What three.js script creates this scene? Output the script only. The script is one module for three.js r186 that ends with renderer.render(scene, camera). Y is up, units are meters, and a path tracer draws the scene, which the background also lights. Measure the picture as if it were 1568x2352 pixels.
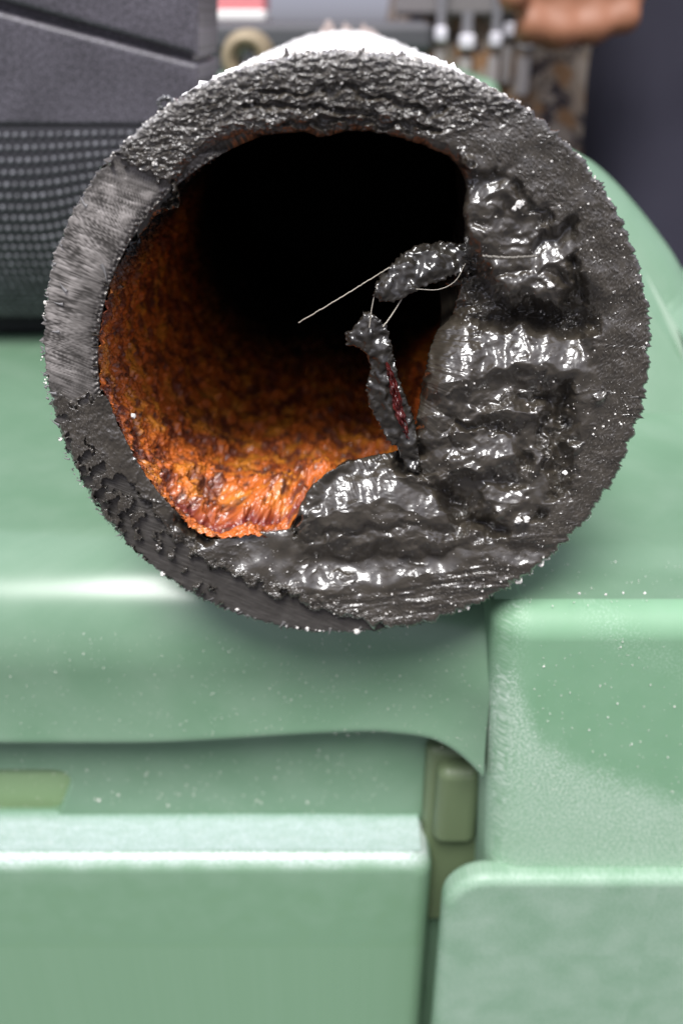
import * as THREE from 'three';
import { createNoise2D, createNoise3D } from 'simplex-noise';
import { mergeGeometries } from 'three/addons/utils/BufferGeometryUtils.js';
import { RoundedBoxGeometry } from 'three/addons/geometries/RoundedBoxGeometry.js';

// ---------------------------------------------------------------- camera, sky, sun, exposure
const scene = new THREE.Scene();
const camera = new THREE.PerspectiveCamera(60, 682 / 1024, 0.01, 200);
const EYE = new THREE.Vector3(-0.0006, 0.062, 0.1605), PITCH = 29 * Math.PI / 180;
camera.position.copy(EYE);
camera.rotation.set(-PITCH, 0, 0);
camera.focus = 0.17;
camera.userData.fStop = 11;
scene.add(camera);

const renderer = new THREE.WebGLRenderer({ antialias: true });
renderer.setSize(682, 1024);
renderer.toneMapping = THREE.LinearToneMapping;
renderer.toneMappingExposure = 1.15;
renderer.shadowMap.enabled = true;

{ // bright hazy overcast: brighter overhead than at the horizon
  const W = 256, H = 128, a = new Float32Array(W * H * 4);
  for (let j = 0; j < H; j++) {
    const e = ((j + 0.5) / H - 0.5) * Math.PI, u = Math.max(0, Math.sin(e));
    const L = e > 0 ? 0.36 + 0.85 * Math.pow(u, 1.2) : 0.14;
    for (let i = 0; i < W; i++) {
      const o = (j * W + i) * 4;
      a[o] = L * (e > 0 ? 0.95 : 1); a[o + 1] = L * (e > 0 ? 0.96 : 0.97); a[o + 2] = L * (e > 0 ? 1.16 : 0.92); a[o + 3] = 1;
    }
  }
  const t = new THREE.DataTexture(a, W, H, THREE.RGBAFormat, THREE.FloatType);
  t.mapping = THREE.EquirectangularReflectionMapping; t.magFilter = t.minFilter = THREE.LinearFilter; t.needsUpdate = true;
  scene.background = t; scene.environment = t;
}
const sun = new THREE.DirectionalLight(new THREE.Color(1.0, 0.985, 0.965), 4.2);
sun.position.set(-0.26, 1.85, 1.08); sun.target.position.set(0, 0, 0);
sun.castShadow = true; sun.shadow.radius = 46; sun.shadow.mapSize.set(2048, 2048);
Object.assign(sun.shadow.camera, { left: -1.5, right: 1.5, top: 1.5, bottom: -1.5, near: 0.1, far: 6 });
scene.add(sun, sun.target);

// ---------------------------------------------------------------- helpers
function rng(seed) { let s = seed >>> 0; return () => { s = (s + 0x6D2B79F5) >>> 0; let t = s; t = Math.imul(t ^ (t >>> 15), t | 1); t ^= t + Math.imul(t ^ (t >>> 7), t | 61); return ((t ^ (t >>> 14)) >>> 0) / 4294967296; }; }
const n2 = createNoise2D(rng(11)), n3 = createNoise3D(rng(23));
const fbm = (x, y, o = 4) => { let s = 0, a = 0.5; for (let i = 0; i < o; i++) { s += a * n2(x + i * 17.3, y - i * 9.1); x *= 2.03; y *= 2.03; a *= 0.5; } return s; };
const fbm3 = (x, y, z, o = 4) => { let s = 0, a = 0.5; for (let i = 0; i < o; i++) { s += a * n3(x + i * 7.3, y - i * 9.1, z + i * 3.7); x *= 2.03; y *= 2.03; z *= 2.03; a *= 0.5; } return s; };
const clamp = (x, a = 0, b = 1) => Math.min(b, Math.max(a, x)), lerp = (a, b, t) => a + (b - a) * t;
const sst = (a, b, x) => { const t = clamp((x - a) / (b - a)); return t * t * (3 - 2 * t); };
const smax = (a, b, k) => { const h = clamp(0.5 + 0.5 * (a - b) / k); return lerp(b, a, h) + k * h * (1 - h); };
const smin = (a, b, k) => -smax(-a, -b, k);
// A grid drawn over the photograph (1568 x 2352), used to trace outlines onto real planes of the place.
const FP = 1176 / Math.tan(Math.PI / 6), SI = Math.sin(PITCH), CO = Math.cos(PITCH);
function onZ(px, py, z) { const x = (px - 784) / FP, u = (1176 - py) / FP, dy = u * CO - SI, dz = -u * SI - CO, t = (z - EYE.z) / dz; return [EYE.x + t * x, EYE.y + t * dy, z]; }
function onY(px, py, y) { const x = (px - 784) / FP, u = (1176 - py) / FP, dy = u * CO - SI, dz = -u * SI - CO, t = (y - EYE.y) / dy; return [EYE.x + t * x, y, EYE.z + t * dz]; }
function toPx(x, y, z) { const X = x - EYE.x, Y = y - EYE.y, Z = z - EYE.z, d = -Y * SI - Z * CO; return [784 + FP * X / d, 1176 - FP * (Y * CO - Z * SI) / d]; }

const used = {};
function numbered(n) { used[n] = (used[n] ?? -1) + 1; return used[n] ? `${n}_${String(used[n]).padStart(3, '0')}` : n; }
function mesh(name, geo, mat, parent) { const m = new THREE.Mesh(geo, mat); m.name = name; m.castShadow = m.receiveShadow = true; (parent || scene).add(m); return m; }
function thing(name, label, category, pos = [0, 0, 0], group) { const g = new THREE.Group(); g.name = numbered(name); g.position.set(...pos); g.userData = { label, category }; if (group) g.userData.group = group; scene.add(g); return g; }
function structure(name, geo, mat) { const m = mesh(name, geo, mat); m.userData.kind = 'structure'; return m; }
/** (nu+1) x (nv+1) grid from fn(i/nu, j/nv, out) with out = {p:[x,y,z], c:[r,g,b]|null, uv} */
function grid(nu, nv, fn, { colors = false, uvs = false, flip = false, wrap = false } = {}) {
  const n = (nu + 1) * (nv + 1), P = new Float32Array(n * 3), C = colors && new Float32Array(n * 3), U = uvs && new Float32Array(n * 2), o = { p: [0, 0, 0], c: [1, 1, 1], uv: [0, 0] };
  let k = 0;
  for (let j = 0; j <= nv; j++) for (let i = 0; i <= nu; i++, k++) { fn(wrap && i === nu ? 0 : i / nu, j / nv, o, i, j); P.set(o.p, k * 3); if (C) C.set(o.c, k * 3); if (U) U.set(o.uv, k * 2); }
  const I = new Uint32Array(nu * nv * 6); k = 0;
  for (let j = 0; j < nv; j++) for (let i = 0; i < nu; i++) {
    const a = j * (nu + 1) + i, e = wrap && i === nu - 1 ? -nu : 0, b = a + 1 + e, c = a + nu + 1, d = c + 1 + e;
    if (flip) { I[k++] = a; I[k++] = c; I[k++] = b; I[k++] = b; I[k++] = c; I[k++] = d; } else { I[k++] = a; I[k++] = b; I[k++] = c; I[k++] = b; I[k++] = d; I[k++] = c; }
  }
  const g = new THREE.BufferGeometry();
  g.setAttribute('position', new THREE.BufferAttribute(P, 3));
  if (C) g.setAttribute('color', new THREE.BufferAttribute(C, 3));
  if (U) g.setAttribute('uv', new THREE.BufferAttribute(U, 2));
  g.setIndex(new THREE.BufferAttribute(I, 1)); g.computeVertexNormals(); return g;
}
/** naive surface nets of an SDF */
function nets(sdf, lo, hi, cell) {
  const N = [0, 1, 2].map(k => Math.ceil((hi[k] - lo[k]) / cell) + 1), [nx, ny, nz] = N, V = new Float32Array(nx * ny * nz);
  for (let z = 0, k = 0; z < nz; z++) for (let y = 0; y < ny; y++) for (let x = 0; x < nx; x++, k++) V[k] = sdf(lo[0] + x * cell, lo[1] + y * cell, lo[2] + z * cell);
  const id = new Int32Array(nx * ny * nz).fill(-1), P = [], I = [], st = [1, nx, nx * ny];
  for (let z = 0; z < nz - 1; z++) for (let y = 0; y < ny - 1; y++) for (let x = 0; x < nx - 1; x++) {
    const b = x + y * nx + z * nx * ny; let m = 0, c = 0, s = [0, 0, 0];
    for (let q = 0; q < 8; q++) if (V[b + (q & 1) + ((q >> 1) & 1) * nx + (q >> 2) * nx * ny] < 0) m |= 1 << q;
    if (m === 0 || m === 255) continue;
    for (let a = 0; a < 3; a++) for (let q = 0; q < 8; q++) { if (q & (1 << a)) continue; const r = q | (1 << a); if (((m >> q) & 1) === ((m >> r) & 1)) continue;
      const va = V[b + (q & 1) + ((q >> 1) & 1) * nx + (q >> 2) * nx * ny], vb = V[b + (r & 1) + ((r >> 1) & 1) * nx + (r >> 2) * nx * ny], t = va / (va - vb);
      for (let e = 0; e < 3; e++) s[e] += ((q >> e) & 1) + (e === a ? t : 0); c++; }
    id[b] = P.length / 3; P.push(lo[0] + (x + s[0] / c) * cell, lo[1] + (y + s[1] / c) * cell, lo[2] + (z + s[2] / c) * cell);
  }
  for (let z = 1; z < nz - 1; z++) for (let y = 1; y < ny - 1; y++) for (let x = 1; x < nx - 1; x++) {
    const b = x + y * nx + z * nx * ny;
    for (let a = 0; a < 3; a++) { const i0 = V[b] < 0, i1 = V[b + st[a]] < 0; if (i0 === i1) continue; const u = st[(a + 1) % 3], v = st[(a + 2) % 3], q = [id[b], id[b - u], id[b - u - v], id[b - v]];
      if (q.some(k => k < 0)) continue; if (i0) I.push(q[0], q[1], q[2], q[0], q[2], q[3]); else I.push(q[0], q[2], q[1], q[0], q[3], q[2]); }
  }
  const g = new THREE.BufferGeometry(); g.setAttribute('position', new THREE.Float32BufferAttribute(P, 3)); g.setIndex(I); g.computeVertexNormals(); return g;
}
function capsule(x, y, z, a, b, ra, rb) { const ux = b[0] - a[0], uy = b[1] - a[1], uz = b[2] - a[2], px = x - a[0], py = y - a[1], pz = z - a[2], h = clamp((px * ux + py * uy + pz * uz) / (ux * ux + uy * uy + uz * uz)); return Math.hypot(px - h * ux, py - h * uy, pz - h * uz) - lerp(ra, rb, h); }
function texture(w, h, fn, srgb = true) {
  const a = new Uint8Array(w * h * 4), c = [0, 0, 0];
  for (let j = 0, k = 0; j < h; j++) for (let i = 0; i < w; i++, k += 4) { fn(i / w, j / h, c, i, j); a[k] = clamp(c[0]) * 255; a[k + 1] = clamp(c[1]) * 255; a[k + 2] = clamp(c[2]) * 255; a[k + 3] = 255; }
  const t = new THREE.DataTexture(a, w, h); t.magFilter = THREE.LinearFilter; t.minFilter = THREE.LinearMipmapLinearFilter; t.wrapS = t.wrapT = THREE.RepeatWrapping; if (srgb) t.colorSpace = THREE.SRGBColorSpace; t.needsUpdate = true; return t;
}
const tileNoise = (u, v, f, o, s = 0) => { const a = u * 2 * Math.PI, b = v * 2 * Math.PI, R = f / (2 * Math.PI); return fbm3(Math.cos(a) * R + s, Math.sin(a) * R + Math.cos(b) * R, Math.sin(b) * R - s, o); };
function segDist(px, py, ax, ay, bx, by) { const ux = bx - ax, uy = by - ay, h = clamp(((px - ax) * ux + (py - ay) * uy) / (ux * ux + uy * uy + 1e-9)); return Math.hypot(px - ax - h * ux, py - ay - h * uy); }
function polyDist(px, py, pts) { let d = 1e9; for (let i = 0; i + 1 < pts.length; i++) d = Math.min(d, segDist(px, py, pts[i][0], pts[i][1], pts[i + 1][0], pts[i + 1][1])); return d; }
/** signed distance to a closed polygon, negative inside */
function inside(px, py, pts) { let d = 1e9, s = false; for (let i = 0, j = pts.length - 1; i < pts.length; j = i++) { d = Math.min(d, segDist(px, py, pts[j][0], pts[j][1], pts[i][0], pts[i][1])); if ((pts[i][1] > py) !== (pts[j][1] > py) && px < (pts[j][0] - pts[i][0]) * (py - pts[i][1]) / (pts[j][1] - pts[i][1]) + pts[i][0]) s = !s; } return s ? -d : d; }

// ---------------------------------------------------------------- plastics
const dustTex = texture(1024, 1024, (u, v, c, i, j) => { // green moulded plastic with a film of pale dust and pin-point specks
  const r = Math.abs(Math.sin(i * 127.1 + j * 311.7) * 43758.5453) % 1, big = tileNoise(u, v, 5, 4, 3), fine = n2(i / 3.1, j / 3.1);
  const film = clamp(0.2 + 0.28 * big + 0.12 * fine), speck = r > 0.9985 ? 0.55 : r > 0.994 ? 0.18 : 0;
  const k = clamp(film * 0.42 + speck);
  c[0] = lerp(0.40, 0.70, k); c[1] = lerp(0.525, 0.73, k); c[2] = lerp(0.42, 0.69, k);
});
const grain = texture(512, 512, (u, v, c, i, j) => { const g = 0.5 + 0.32 * n2(i / 4, j / 4) + 0.18 * n2(i / 1.7, j / 1.7); c[0] = c[1] = c[2] = g; }, false);
const clone = (t, rx, ry, ox = 0, oy = 0) => { const q = t.clone(); q.repeat.set(rx, ry); q.offset.set(ox, oy); q.needsUpdate = true; return q; };
function plastic(opts = {}) { return new THREE.MeshPhysicalMaterial({ color: 0xffffff, map: clone(dustTex, 8, 8, opts.ox || 0, opts.oy || 0), roughness: 0.34, bumpMap: clone(grain, 24, 24), bumpScale: 0.000003, ior: 1.5, ...opts.m }); }
function worldUV(g, a = 0, b = 1) { const p = g.attributes.position, u = new Float32Array(p.count * 2); for (let i = 0; i < p.count; i++) { u[2 * i] = p.getComponent(i, a); u[2 * i + 1] = p.getComponent(i, b); } g.setAttribute('uv', new THREE.BufferAttribute(u, 2)); return g; }

// ================================================================ THE SETTING
const asphaltTex = texture(512, 512, (u, v, c, i, j) => { const g = 0.24 + 0.08 * tileNoise(u, v, 8, 4) + 0.05 * n2(i / 1.5, j / 1.5); c[0] = g * 1.02; c[1] = g; c[2] = g * 1.02; });
{
  const g = new THREE.PlaneGeometry(120, 120); g.rotateX(-Math.PI / 2);
  const t = clone(asphaltTex, 100, 100);
  const m = structure('ground', g, new THREE.MeshStandardMaterial({ map: t, roughness: 0.9 })); m.position.y = -0.78;
}

// ================================================================ GREEN PLASTIC BOX
const box = thing('plastic_storage_box', 'large dusty green moulded plastic box, filmed with dust, lying under the cut pipe', 'storage box', [0, -0.78, -0.3]);
const inBox = g => { g.translate(0, 0.78, 0.3); return g; };
const frontZ = x => { const u = clamp((x - 0.004) / 0.033); return -0.02 + 0.0150 * Math.pow(u, 2.4); };
const seamY = x => -0.1085 + 0.0042 * sst(-0.06, 0.012, x) + 0.0012 * sst(0.012, 0.026, x) - 0.0045 * Math.pow(clamp((x - 0.021) / 0.0145), 2.5);
{ // lid with a rounded front edge: top sheet, rounding, front wall, underside of the lip
  const R = 0.028, top = -0.0575, prof = [];
  const nu = 260, nv = 90;
  const g = grid(nu, nv, (u, v, o) => {
    const x = u < 0.35 ? lerp(-0.55, -0.12, u / 0.35) : lerp(-0.12, 0.0355, (u - 0.35) / 0.65), zf = frontZ(x), ys = seamY(x); let y, z;
    if (v < 0.3) { y = top; z = lerp(-0.75, zf - R, Math.pow(v / 0.3, 0.5)); y += 0.0009 * fbm(x * 9, z * 9, 2); }
    else if (v < 0.6) { const a = (v - 0.3) / 0.3 * Math.PI / 2; y = top - R + R * Math.cos(a); z = zf - R + R * Math.sin(a); y += 0.0009 * fbm(x * 9, (zf - R) * 9, 2) * (1 - (v - 0.3) / 0.3); }
    else if (v < 0.9) { const t = (v - 0.6) / 0.3; y = lerp(top - R, ys + 0.0012, t); z = zf + 0.0024 * t * t; }
    else if (v < 0.95) { const a = (v - 0.9) / 0.05 * Math.PI / 2; y = ys + 0.0012 - 0.0012 * Math.sin(a); z = zf + 0.001 + 0.0012 * Math.cos(a); }
    else { y = ys; z = zf + 0.001 - 0.008 * (v - 0.95) / 0.05; }
    o.p = [x, y, z]; o.uv = [x, y - z];
  }, { uvs: true, flip: true });
  mesh('lid', inBox(g), plastic({ m: { roughness: 0.25 } }), box);
}
{ // plain wall under the lid, with a grip hole at the left
  const s = new THREE.Shape(); s.moveTo(-0.55, -0.6); s.lineTo(0.06, -0.6); s.lineTo(0.06, -0.19); s.lineTo(0.0262, -0.185); s.lineTo(0.0274, -0.130); s.quadraticCurveTo(0.0278, -0.1255, 0.031, -0.1245); s.lineTo(0.037, -0.1245); s.lineTo(0.037, -0.096); s.lineTo(-0.55, -0.096); s.closePath();
  const h = new THREE.Path(), L = -0.2, x1 = -0.081, y0 = -0.1492, y1 = -0.1305;
  h.moveTo(L, y1); h.lineTo(x1 - 0.005, y1); h.quadraticCurveTo(x1 + 0.0005, y1, x1, y1 - 0.005); h.lineTo(x1 - 0.005, y0 + 0.002); h.quadraticCurveTo(x1 - 0.0065, y0, x1 - 0.009, y0); h.lineTo(L, y0); h.closePath(); s.holes.push(h);
  const g = new THREE.ExtrudeGeometry(s, { depth: 0.006, bevelEnabled: true, bevelThickness: 0.0014, bevelSize: 0.0014, bevelOffset: -0.0014, bevelSegments: 4, curveSegments: 10 });
  g.translate(0, 0, -0.0374); mesh('body_wall', inBox(worldUV(g)), plastic({ ox: 0.3 }), box);
  const r = new RoundedBoxGeometry(0.14, 0.03, 0.02, 3, 0.003); r.translate(-0.14, -0.14, -0.0436);
  mesh('handle_recess', inBox(worldUV(r)), new THREE.MeshStandardMaterial({ color: new THREE.Color(0.20, 0.30, 0.15), roughness: 0.5 }), box);
}
{ // lower front panels standing proud of the wall
  const frost = texture(1024, 256, (u, v, c, i, j) => { // 0.16 m wide, 0.04 m tall, dust gathered along the upper edge
    const sp = 0.6 * n2(i / 3.4, j / 3.4) + 0.5 * n2(i / 8, j / 8), w = 0.18 * fbm(i / 150, 3, 3); let k = clamp((0.12 + 0.75 * sst(0.86, 0.97, v + w * 0.2)) * (0.62 + 0.6 * sp) * sst(0.62, 0.93, v + w) * sst(1.0, 0.985, v) + 0.02 + 0.05 * fbm(i / 90, j / 90, 3));
    k *= sst(0.0, 0.35, v); c[0] = lerp(0.455, 0.84, k); c[1] = lerp(0.59, 0.86, k); c[2] = lerp(0.47, 0.87, k); });
  frost.wrapT = THREE.ClampToEdgeWrapping;
  const mottled = texture(512, 512, (u, v, c, i, j) => { const k = clamp(0.36 + 0.26 * fbm(u * 4, v * 4, 4) + 0.25 * n2(i / 5, j / 5) + 0.15 * n2(i / 2.2, j / 2.2)) * 0.62; c[0] = lerp(0.45, 0.80, k); c[1] = lerp(0.585, 0.83, k); c[2] = lerp(0.475, 0.80, k); }); mottled.repeat.set(12, 12);
  const frosted = y1 => { const q = clone(frost, 1 / 0.16, 1 / 0.04, 0.3, -(y1 - 0.04) / 0.04); q.wrapT = THREE.ClampToEdgeWrapping; return q; };
  const panel = (x0, x1, y1, zf, r, bev, ox, dp = 0.05) => { const s = new THREE.Shape(), y0 = -0.6; s.moveTo(x0, y0); s.lineTo(x1, y0); s.lineTo(x1, y1 - r); s.absarc(x1 - r, y1 - r, r, 0, Math.PI / 2); s.lineTo(x0 + r, y1); s.absarc(x0 + r, y1 - r, r, Math.PI / 2, Math.PI); s.closePath();
    const g = new THREE.ExtrudeGeometry(s, { depth: dp, bevelEnabled: true, bevelThickness: bev, bevelSize: bev, bevelOffset: -bev, bevelSegments: 6, curveSegments: 12 }); g.translate(0, 0, zf - dp - bev);
    mesh('front_panel', inBox(worldUV(g)), plastic({ ox, oy: 0.2, m: x0 < 0 ? { map: frosted(y1), roughness: 0.36 } : { map: mottled, roughness: 0.42 } }), box); };
  panel(-0.55, 0.0262, -0.1496, -0.0145, 0.008, 0.0055, 0.55);
  panel(0.0268, 0.30, -0.1352, 0.0038, 0.012, 0.003, 0.8, 0.002);
  const ledge = grid(260, 12, (u, v, o) => { const x = lerp(-0.55, 0.0225, Math.pow(u, 0.6)), z = lerp(-0.0312, -0.0175, v); o.p = [x, -0.1493 + 0.0004 * fbm(x * 14, 3, 2) + 0.0014 * Math.pow(1 - v, 2), z]; o.uv = [x / 0.16 + 0.3, v]; }, { uvs: true, flip: true });
  const lt = texture(1024, 128, (u, v, c, i, j) => { const k = clamp((0.50 + 0.55 * n2(i / 2.6, j / 3.2) + 0.35 * n2(i / 1.4, j / 1.6) + 0.2 * n2(i / 7, j / 6) + 0.14 * fbm(i / 70, j / 30, 2)) * sst(0.0, 0.28, v + 0.14 * n2(i / 5, j / 5))); c[0] = lerp(0.44, 0.84, k); c[1] = lerp(0.57, 0.86, k); c[2] = lerp(0.48, 0.89, k); });
  lt.wrapT = THREE.ClampToEdgeWrapping;
  mesh('dusty_ledge', inBox(ledge), new THREE.MeshPhysicalMaterial({ map: lt, roughness: 0.5 }), box);
}
{ // right-hand corner post and the raised lid section behind it
  const s = new THREE.Shape(); const r = 0.006, x0 = 0.0335, x1 = 0.30, y1 = -0.0515;
  const nu = 120, nv = 60, zc = 0.0, top = -0.0535;
  const g = grid(nu, nv, (u, v, o) => { // left side, rounded corner, front; v runs from the bottom over the top edge to the back
    let x, z, nx, nz; const lean = 0.06 * (0);
    if (u < 0.2) { x = x0; z = lerp(-0.12, zc - 0.009, u / 0.2); nx = -1; nz = 0; } else if (u < 0.5) { const a = (u - 0.2) / 0.3 * Math.PI / 2; x = x0 + 0.009 - 0.009 * Math.cos(a); z = zc - 0.009 + 0.009 * Math.sin(a); nx = -Math.cos(a); nz = Math.sin(a); } else { x = lerp(x0 + 0.009, x1, Math.pow((u - 0.5) / 0.5, 1.5)); z = zc; nx = 0; nz = 1; }
    const e = 0.007; let y, off;
    if (v < 0.7) { y = lerp(-0.3, top - e, Math.pow(v / 0.7, 0.8)); off = 0; } else { const a = (v - 0.7) / 0.3 * Math.PI / 2; y = top - e + e * Math.sin(a); off = e * (1 - Math.cos(a)); }
    x += nx < -0.01 || u < 0.5 ? 0.06 * clamp(-(y + 0.0535)) * (u < 0.5 ? 1 : 0) : 0.06 * clamp(-(y + 0.0535)) * (1 - (x - x0 - 0.009) / (x1 - x0));
    o.p = [x - nx * off, y, z - nz * off]; o.uv = [x - z * (nx < -0.5 ? 1 : 0), y];
  }, { uvs: true });
  const speckly = texture(1024, 1024, (u, v, c, i, j) => { // 0.12 m square from (0.03,-0.165): a pale speckled fan low on the left
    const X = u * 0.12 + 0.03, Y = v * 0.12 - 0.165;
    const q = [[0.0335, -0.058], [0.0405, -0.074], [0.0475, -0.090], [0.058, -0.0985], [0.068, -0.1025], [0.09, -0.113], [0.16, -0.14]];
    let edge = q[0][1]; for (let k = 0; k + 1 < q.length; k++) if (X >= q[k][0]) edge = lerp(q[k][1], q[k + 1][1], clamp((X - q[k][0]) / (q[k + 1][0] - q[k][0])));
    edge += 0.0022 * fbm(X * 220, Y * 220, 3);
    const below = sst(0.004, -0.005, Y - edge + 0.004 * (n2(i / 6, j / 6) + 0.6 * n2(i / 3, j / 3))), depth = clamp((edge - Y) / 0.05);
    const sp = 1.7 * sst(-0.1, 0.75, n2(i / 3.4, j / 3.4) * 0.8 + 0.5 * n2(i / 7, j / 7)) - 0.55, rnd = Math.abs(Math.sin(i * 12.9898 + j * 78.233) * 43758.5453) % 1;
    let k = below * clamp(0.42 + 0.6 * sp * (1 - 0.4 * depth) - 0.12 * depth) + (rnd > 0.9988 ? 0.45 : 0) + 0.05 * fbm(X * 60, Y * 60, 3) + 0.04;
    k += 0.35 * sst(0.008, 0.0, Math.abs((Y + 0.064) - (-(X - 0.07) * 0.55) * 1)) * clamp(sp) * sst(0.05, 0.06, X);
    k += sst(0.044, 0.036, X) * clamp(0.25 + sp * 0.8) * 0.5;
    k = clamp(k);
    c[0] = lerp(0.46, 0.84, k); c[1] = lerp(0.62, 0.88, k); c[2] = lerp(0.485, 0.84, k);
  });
  speckly.wrapS = speckly.wrapT = THREE.ClampToEdgeWrapping;
  speckly.repeat.set(1 / 0.12, 1 / 0.12); speckly.offset.set(-0.03 / 0.12, 0.165 / 0.12);
  mesh('corner_post', inBox(g), plastic({ m: { map: speckly, roughness: 0.55 } }), box);
  const t = grid(90, 60, (u, v, o) => { const x = lerp(0.0342, 0.30, u * u * 0.6 + u * 0.4), z = lerp(-0.30, zc - 0.0069, v); let y = top + 0.0004 * fbm(x * 20, z * 20, 2); y += 0.0022 * sst(-0.095, -0.105, z) + 0.0012 * sst(-0.024, -0.0265, z); if (v === 1) y = top; o.p = [x, y, z]; o.uv = [x, z]; }, { uvs: true, flip: true });
  mesh('lid_panel', inBox(t), plastic({ ox: 0.15, m: { roughness: 0.34 } }), box);
  const l = new RoundedBoxGeometry(0.03, 0.075, 0.01, 4, 0.003); l.translate(0.0385, -0.1545, -0.030);
  const lc = new RoundedBoxGeometry(0.0125, 0.03, 0.008, 4, 0.0035); lc.translate(0.0325, -0.1355, -0.0235);
  mesh('latch', inBox(mergeGeometries([l, lc])), new THREE.MeshPhysicalMaterial({ color: new THREE.Color(0.115, 0.155, 0.08), roughness: 0.5 }), box).userData.label = 'olive coloured latch in the gap beside the corner post';
}
{ // raised moulding on the right behind the pipe, its outline falling to the right
  const s = new THREE.Shape(), z = -0.125, P = (x, y) => onZ(x, y, z).slice(0, 2);
  s.moveTo(0.0605, P(900, 990)[1]); s.lineTo(0.0605, P(900, 345)[1]); s.lineTo(...P(1270, 345)); const a = P(1330, 350), b = P(1430, 410), c = P(1590, 600);
  s.quadraticCurveTo(...a, ...b); s.quadraticCurveTo(...P(1500, 460), ...c); s.quadraticCurveTo(...P(1650, 690), ...P(1680, 960)); s.closePath();
  const g = new THREE.ExtrudeGeometry(s, { depth: 0.12, bevelEnabled: true, bevelThickness: 0.012, bevelSize: 0.012, bevelOffset: -0.012, bevelSegments: 6, curveSegments: 16 });
  const p = g.attributes.position; for (let i = 0; i < p.count; i++) { const y = p.getY(i), zz = p.getZ(i); p.setZ(i, zz - 0.12 + z - 0.5 * clamp((y + 0.06) / 0.12) * 0.12 + 0.010 * sst(-0.02, -0.035, y)); }
  g.computeVertexNormals(); mesh('raised_end', inBox(worldUV(g)), plastic({ ox: 0.4, m: { roughness: 0.38 } }), box);
}

// ================================================================ CAST IRON PIPE
const RO = 0.0575, AX = [790, 780], pipe = thing('iron_pipe', 'cut end of a thick cast iron drain pipe, rusty orange inside', 'pipe', [0, -0.0575, -0.12]);
const inPipe = g => { g.translate(0, 0.0575, 0.12); return g; };
const holeC = [690, 760];
const hole = [[215, 760], [222, 690], [262, 620], [300, 572], [345, 515], [362, 492], [410, 478], [417, 452], [405, 425], [425, 395], [470, 350], [520, 322], [560, 306], [600, 312], [650, 308], [700, 303], [735, 318], [775, 306], [830, 300], [880, 308], [930, 322], [985, 340], [1030, 360], [1058, 392], [1070, 430], [1062, 480], [1064, 540], [1068, 600], [1058, 640], [1045, 690], [1035, 725], [1000, 762], [984, 805], [966, 880], [958, 950], [945, 1010], [910, 1035], [860, 1045], [800, 1058], [750, 1085], [712, 1118], [688, 1160], [672, 1212], [600, 1222], [540, 1232], [478, 1238], [430, 1195], [392, 1160], [345, 1105], [322, 1068], [285, 1000], [262, 950], [245, 905], [215, 870], [210, 820]];
const holeA = hole.map(([x, y]) => [Math.atan2(y - holeC[1], x - holeC[0]), Math.hypot(x - holeC[0], y - holeC[1])]).sort((a, b) => a[0] - b[0]);
function polar(list, a) { const n = list.length; let k = list.findIndex(q => q[0] > a); const q1 = list[k < 0 ? 0 : k], q0 = list[k < 0 ? n - 1 : (k + n - 1) % n]; let a0 = q0[0], a1 = q1[0]; if (k < 0) a1 += 2 * Math.PI; if (k === 0) a0 -= 2 * Math.PI; return lerp(q0[1], q1[1], (a - a0) / (a1 - a0)); }
const rimA = []; for (let i = 0; i < 720; i++) { const t = i / 720 * 2 * Math.PI, p = toPx(RO * Math.cos(t), RO * Math.sin(t), 0); rimA.push([Math.atan2(p[1] - holeC[1], p[0] - holeC[0]), Math.hypot(p[0] - holeC[0], p[1] - holeC[1])]); } rimA.sort((a, b) => a[0] - b[0]);
const holeR = a => { let s = 0; for (const d of [-0.012, -0.006, 0, 0.006, 0.012]) { let b = a + d; if (b > Math.PI) b -= 2 * Math.PI; if (b < -Math.PI) b += 2 * Math.PI; s += polar(holeA, b); } return s / 5 + 4 * fbm(Math.cos(a) * 22, Math.sin(a) * 22, 3); };
const worn = a => 1 - 0.020 * Math.exp(-Math.pow((Math.PI - Math.abs(a + 0.25 > Math.PI ? a + 0.25 - 2 * Math.PI : a + 0.25)) / 0.5, 2));
const rag = a => worn(a) - 0 + 0.014 * fbm(Math.cos(a) * 20, Math.sin(a) * 20, 4) + 0.0026 * n2(Math.cos(a) * 95, Math.sin(a) * 95) + 0.0010 * n2(Math.cos(a) * 210, Math.sin(a) * 210) + 0.022 * Math.pow(Math.max(0, n2(Math.cos(a) * 70 + 9, Math.sin(a) * 70)), 4);

// where the rusty bore shows: 1 from the left edge of the mouth round to the lip low in the middle
const rustSide = (px, py) => sst(800, 720, px + 0.35 * (py - 1150)) * sst(470, 560, py);
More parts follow.
